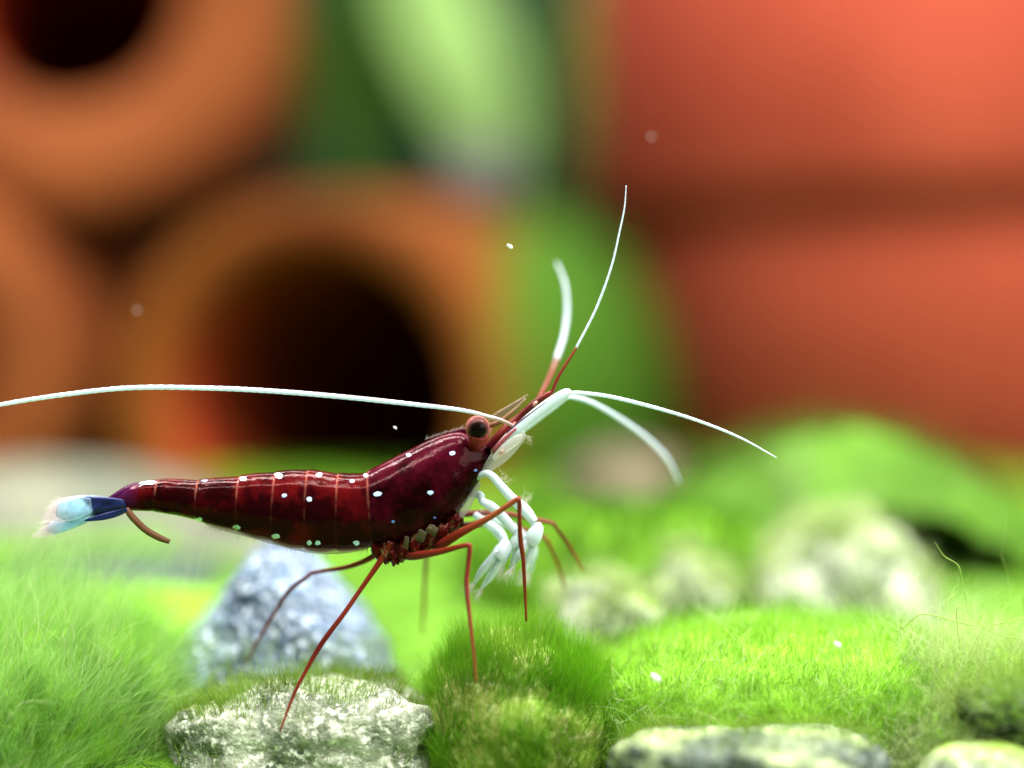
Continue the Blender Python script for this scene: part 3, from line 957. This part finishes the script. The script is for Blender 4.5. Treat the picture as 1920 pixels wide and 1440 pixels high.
def fan_blade(name, path, half, cols, y, fringe=True, n_f=64, xedge=166):
    o = limb(name, [(a, b, y + c) for a, b, c in path], half, cols, 50, 0.16, M_white, 14)
    me = o.data
    co = np.empty(len(me.vertices) * 3, np.float32)
    me.vertices.foreach_get('co', co)
    W = co.reshape(-1, 3) / MM + ORIGIN[shrimp]
    kk = FPX / (DIST + W[:, 1])
    qx, qy = 960 + W[:, 0] * kk, 720 - W[:, 2] * kk
    stre = fbm(np.stack([qx * 0.03, qy * 0.35, 0 * qx], 1), 7, 3)
    if len(path) > 6:
        mixw = np.clip((xedge + (qy - 948) * 0.8 + 5 * stre - qx) / 9, 0, 1)[:, None]
        tip = 0.8 * np.clip((116 - qx + 14 * stre) / 22, 0, 1)[:, None]
        cc = NAVY * (1 + 0.9 * np.clip(stre, -0.8, 1))[:, None] * (1 - mixw) + ICE * (0.95 + 0.35 * stre)[:, None] * mixw
        cc = cc * (1 - tip) + PINK * tip
        me.color_attributes['Col'].data.foreach_set('color', np.column_stack([np.clip(cc, 0, 1), np.ones(len(cc))]).astype(np.float32).ravel())
    if fringe:
        a, b = np.array(path[-2][:2], float), np.array(path[-1][:2], float)
        d = (b - a) / np.linalg.norm(b - a)
        nx = np.array([-d[1], d[0]])
        q = rng.uniform(-1, 1, n_f)
        st = b[None] - d * 6 + nx * (q * half[-2] * 1.0)[:, None]
        st -= d * (np.abs(q)[:, None] ** 2 * 14)
        root = np.array([P(s[0], s[1], y + path[-1][2]) for s in st])
        dr = np.array([d[0], 0, -d[1]]) + np.array([nx[0], 0, -nx[1]]) * (q * 0.35)[:, None] + 0.08 * rng.normal(size=(n_f, 3))
        dr /= np.linalg.norm(dr, axis=1)[:, None]
        SV, SF, t = strands(root, dr, rng.uniform(0.3, 0.75, n_f), np.full(n_f, 0.012), 0.08, k=4)
        f = mk('fringe', SV, SF, M_fringe, o, np.tile((0.80, 0.68, 0.70), (len(SV), 1)))
        f['kind'] = 'stuff'
    return o


fan_blade('tail_blade', [(242, 944, 0.1), (215, 944, 0), (190, 945, 0), (172, 947, 0), (160, 949, 0), (140, 954, 0), (118, 960, 0), (106, 966, 0)], [5, 10, 13, 16, 18, 21, 18, 5],
          [NAVY, NAVY, NAVY, NAVY, ICE, ICE * 1.05, ICE, PINK], -0.45)
fan_blade('tail_blade', [(238, 955, 0.1), (205, 958, 0), (172, 966, 0), (150, 973, 0), (125, 981, 0), (100, 988, 0), (88, 993, 0)], [4, 6, 8, 12, 14, 12, 4],
          [NAVY, NAVY, (ICE + NAVY) * 0.5, ICE, ICE, PINK, PINK], -0.15)
fan_blade('tail_blade', [(238, 956, -0.2), (218, 963, 0), (195, 969, 0), (170, 974, 0), (158, 976, 0)], [4, 6, 6, 3.5, 1], [NAVY, NAVY, NAVY, NAVY, NAVY], -0.75, False)
fan_blade('tail_blade', [(240, 944, 0.2), (205, 942, 0.5), (170, 941, 0.7), (140, 945, 0.8), (112, 952, 0.9)], [4, 9, 12, 13, 4], [NAVY, NAVY, (ICE + NAVY) * 0.6, PINK, PINK], 0.2)

for path, half in (([(172, 947, -0.5), (140, 952, -0.52), (108, 961, -0.5), (78, 974, -0.5)], [12, 22, 18, 3]), ([(150, 972, -0.2), (112, 987, -0.25), (84, 997, -0.25), (60, 1006, -0.25)], [8, 13, 9, 2])):
    limb('tail_membrane', path, half, [ICE, ICE, PINK, PINK * 0.9], 40, 0.08, M_veil, 14)

# waste strand under the tail
ws = tube('waste_strand', [(238, 953, -0.35), (243, 963, -0.4), (256, 978, -0.4), (275, 995, -0.4), (298, 1008, -0.4), (318, 1016, -0.4)], [5, 6.5, 6.5, 6.5, 6.2, 4.5], M_leg, None,
          np.tile((0.16, 0.065, 0.03), (6, 1)), 40, 10, 1.0, True, 0.03)
tag(ws, 'curved brown waste strand hanging below the tail fan', 'waste strand')

# head: eyes on stalks
for (ex_, ey_, y, r) in ((895, 802, -0.95, 22.5), (900, 806, 0.95, 22)):
    V, F = ico(5)
    d = np.array([0.10, -0.97, -0.20]) if y < 0 else np.array([0.10, 0.97, -0.20])
    d /= np.linalg.norm(d)
    q = V @ d
    g = np.clip((q - 0.15) / 0.72, 0, 1)[:, None]
    g = g * g * (3 - 2 * g)
    c = np.array((0.33, 0.11, 0.095)) * (1 - g) + np.array((0.004, 0.002, 0.002)) * g
    eye = mk('eye', V * r * K0 + P(ex_, ey_, y), F, M_eye, shrimp, c)
    eye['label'] = 'round pink ringed eye with dark centre'
    tube('eyestalk', [(ex_ + 2, ey_ + 12, y), (ex_ - 2, ey_ + 26, y * 0.8), (ex_ - 8, ey_ + 40, y * 0.45)], [18, 16, 12], M_shell, eye, [np.array((0.20, 0.03, 0.028)), np.array((0.15, 0.012, 0.014)), DRED], 14, 12, 1.0)

# rostrum: toothed blade running forward from the carapace top
limb('rostrum', [(838, 815, 0), (868, 808, 0), (900, 803, 0), (935, 792, 0), (962, 772, 0), (985, 748, 0)], [5, 5.5, 4.5, 4.5, 4, 1], [wine, wine, DRED, np.array((0.22, 0.10, 0.05)), np.array((0.28, 0.18, 0.09)), np.array((0.35, 0.25, 0.14))], 40, 0.4, M_leg)
limb('antennal_blade', [(912, 800, 0.6), (925, 780, 0.6), (950, 765, 0.6), (975, 750, 0.6), (990, 740, 0.6)], [1.5, 2.2, 2.2, 2, 1], [np.array((0.30, 0.22, 0.13))] * 5, 30, 0.8, M_leg)
limb('scale_membrane', [(925, 790, 0.55), (945, 777, 0.55), (965, 763, 0.55), (985, 746, 0.55)], [5, 9, 8, 2], [np.array((0.25, 0.18, 0.12))] * 4, 24, 0.08, M_clear)
# red stalk of the antennules
limb('antennule_stalk', [(920, 842, -0.35), (940, 818, -0.4), (958, 798, -0.4), (975, 781, -0.4), (1000, 758, -0.4), (1025, 741, -0.4), (1036, 735, -0.4)], [12, 12, 10, 7, 6.5, 5.5, 3],
     [wine, DRED, RED * 0.9, DRED, DRED, RED * 0.8, RED], 50, 0.9, M_leg)
for px, py in ((963, 795), (1003, 757)):
    V, F = ico(3)
    mk('joint', V * np.array([4 * K0, 0.2, 8 * K0]) @ np.array([[0.75, 0, -0.66], [0, 1, 0], [0.66, 0, 0.75]]) + P(px, py, -0.42), F, M_leg, shrimp, np.tile((0.55, 0.25, 0.2), (len(V), 1)))
# white blade of the antennal scale
limb('antennal_scale', [(922, 850, -0.75), (945, 827, -0.85), (965, 809, -0.9), (1000, 780, -0.9), (1035, 754, -0.9), (1060, 738, -0.9), (1071, 734, -0.9)], [4, 7, 9, 10, 10.5, 9, 4],
     [np.array((0.5, 0.3, 0.32)), WH * 0.8, WH, WH, WH, WH, np.array((0.85, 0.72, 0.72))], 50, 0.28, M_white, label='long white blade in front of the eye')
limb('antennal_scale', [(925, 850, 0.9), (960, 818, 1.1), (1000, 786, 1.3), (1040, 757, 1.4), (1066, 742, 1.5)], [4, 8, 10, 9, 4], [WH * 0.7, WH, WH, WH, WH], 40, 0.28, M_white)
limb('scale_groove', [(950, 812, -1.12), (975, 790, -1.18), (1000, 771, -1.18), (1025, 753, -1.12)], [1.2, 1.6, 1.3, 0.6], [np.array((0.12, 0.03, 0.10))] * 4, 30, 0.6, M_leg)
limb('scale_stripe', [(925, 846, -0.8), (945, 824, -0.95), (968, 803, -1.02)], [4, 4, 2], [np.array((0.4, 0.10, 0.12))] * 3, 24, 0.6, M_leg)
# clear mouth parts
limb('mouth_part', [(905, 888, -0.5), (920, 872, -0.6), (938, 853, -0.7), (955, 835, -0.7), (975, 818, -0.7), (985, 812, -0.7)], [6, 11, 16, 17, 12, 5], [CLR] * 6, 40, 0.5, M_clear)
limb('mouth_part', [(925, 860, -0.9), (945, 842, -1.0), (965, 826, -1.0), (980, 816, -1.0)], [4, 8, 9, 4], [CLR * 1.2] * 4, 30, 0.5, M_clear)
limb('mouth_part', [(898, 905, -0.4), (885, 930, -0.5), (872, 955, -0.6), (850, 985, -0.7)], [5, 7, 7, 5], [CLR * 0.8] * 4, 30, 0.5, M_clear)
V, F = ico(3)
mk('mouth_palp', V * 7 * K0 + P(941, 848, -1.05), F, M_clear, shrimp, np.tile((0.4, 0.28, 0.2), (len(V), 1)))
for (bx, by, n, dd, l) in ((985, 820, 12, (1, 0.6), 0.35), (985, 940, 26, (0.3, -1), 0.4), (940, 900, 18, (0.8, -0.4), 0.5), (832, 813, 40, (0.4, -1), 0.16)):
    root = np.tile(P(bx, by, -0.9 if n != 40 else 0), (n, 1)) + (0.12 if n != 40 else 0.0) * rng.normal(size=(n, 3))
    if n == 40:
        root = root + np.linspace(-0.8, 0.8, n)[:, None] * np.array([1, 0, 0.32])
    dr = np.array([dd[0], 0.0, -dd[1]]) + 0.5 * rng.normal(size=(n, 3))
    dr /= np.linalg.norm(dr, axis=1)[:, None]
    SV, SF, t = strands(root, dr, rng.uniform(0.5, 1.2, n) * l, np.full(n, 0.009), 0.2, k=4)
    tag(mk('bristles', SV, SF, M_fringe, shrimp, np.tile((0.7, 0.62, 0.55), (len(SV), 1))), kind='stuff')

# feelers
WA = np.array((0.70, 0.77, 0.86))
limb('antenna', [(965, 800, -0.6), (940, 788, -1.1), (915, 781, -1.2), (865, 769, -1.2), (765, 757, -1.0), (640, 744, -0.9), (520, 734, -0.8), (400, 728, -0.8), (250, 727, -0.8), (120, 740, -0.9), (-10, 761, -1.0), (-120, 788, -1.0)],
     [3.4, 3.4, 3.4, 3.6, 4.1, 4.4, 4.5, 4.5, 4.4, 4.2, 3.8, 3.2], [np.array((0.4, 0.25, 0.22)), np.array((0.5, 0.38, 0.36)), np.array((0.62, 0.55, 0.55))] + [WA] * 9, 260, 1.0, M_white, 8, 'long white feeler swept back over the body')
limb('antennule', [(1026, 746, -0.4), (1036, 733, -0.4), (1049, 703, -0.4), (1079, 655, -0.4), (1083, 647, -0.4), (1118, 578, -0.4), (1146, 501, -0.4), (1162, 433, -0.4), (1171, 388, -0.4), (1174, 348, -0.4)],
     [5, 4, 3.6, 3, 2.6, 2.6, 2.3, 1.9, 1.5, 0.8], [RED, RED, RED * 1.1, ORA, WA, WA, WA, WA, WA, WA], 120, 1.0, M_white, 8, 'upright feeler, red at its base and white above')
limb('antennule', [(1008, 752, 0.8), (1015, 738, 2.0), (1029, 711, 3.5), (1042, 678, 4.6), (1045, 668, 4.8), (1057, 630, 5.4), (1063, 582, 6.0), (1059, 533, 6.4), (1044, 492, 6.8)],
     [6, 5, 5, 5, 5, 5, 4.6, 4, 2], [RED, RED, RED, RED * 1.2, WA, WA, WA, WA, WA], 100, 1.0, M_white, 8, 'short upright feeler, red at its base')
limb('antennule', [(1034, 746, -0.4), (1070, 737, -0.5), (1102, 738, -0.5), (1150, 745, -0.5), (1223, 763, -0.5), (1303, 787, -0.6), (1384, 819, -0.7), (1456, 858, -0.8)], [4, 4, 4, 4, 3.8, 3.2, 2.4, 1], [WA] * 8, 120, 1.0, M_white, 8, 'white feeler pointing forward')
limb('antennule', [(1035, 748, 0.8), (1070, 744, 1.8), (1110, 755, 3.0), (1166, 787, 4.5), (1215, 823, 5.5), (1251, 860, 6.0), (1274, 905, 6.4)], [4, 4.5, 4.5, 4.5, 4.5, 4.2, 2], [WA] * 7, 100, 1.0, M_white, 8, 'white feeler drooping forward')
limb('antenna', [(960, 806, 0.8), (980, 795, 1.5), (1004, 770, 2.5), (1050, 742, 2.2), (1072, 738, 1.9)], [4, 4, 4, 4, 2], [WA] * 5, 60, 1.0, M_white, 8)


# ------------------------------------------------------------------ loose threads and floating specks
def thread(label, pts, r=1.2, col=(0.45, 0.6, 0.18)):
    o = tube('algae_thread', pts, [r] * (len(pts) - 1) + [r * 0.5], M_hair, None, np.tile(col, (len(pts), 1)), 60, 6)
    tag(o, label, 'algae thread', 'loose algae threads')


thread('long pale algae thread trailing over the tangled stone', [(1690, 1180, 0), (1730, 1152, -0.6), (1790, 1165, -0.8), (1830, 1173, -0.8), (1880, 1168, -0.8), (1940, 1155, -0.6), (1990, 1170, 0)])
thread('wavy algae thread standing before the hollow of the arch', [(1815, 1150, 0), (1803, 1080, -0.4), (1795, 1058, -0.4), (1770, 1042, -0.4), (1752, 1015, -0.4)], 0.65)
thread('pale algae thread crossing down over the tangled stone', [(1800, 1220, 0), (1795, 1140, -0.4), (1830, 1165, -0.6), (1870, 1190, -0.6), (1935, 1205, -0.4), (1990, 1240, 0)], 1.0)
for lab, px, py, y, r in (('bright speck drifting above the green tube', 956, 462, -0.6, 4.5), ('faint mote drifting before the pot rim', 1222, 257, -8, 2), ('mote drifting beside the tube rim', 257, 582, -8, 2),
                          ('thin mote drifting above the carapace', 741, 802, 0.3, 2.5), ('white bead resting in the green lawn', 1230, 1271, -3.4, 7), ('tiny bead in the upper lawn', 1571, 1209, -3.2, 5)):
    V, F = ico(2)
    V = V * np.array([1.5, 0.8, 0.8]) * (1 + 0.2 * fbm(V * 2, int(px), 2))[:, None] * r * K0
    rt = 0.6
    V = np.stack([V[:, 0] * math.cos(rt) + V[:, 2] * math.sin(rt), V[:, 1], -V[:, 0] * math.sin(rt) + V[:, 2] * math.cos(rt)], 1)
    tag(mk('floating_speck', V + P(px, py, y), F, M_white, None, np.tile((0.8, 0.82, 0.8), (len(V), 1))), lab, 'speck', 'specks in the water')
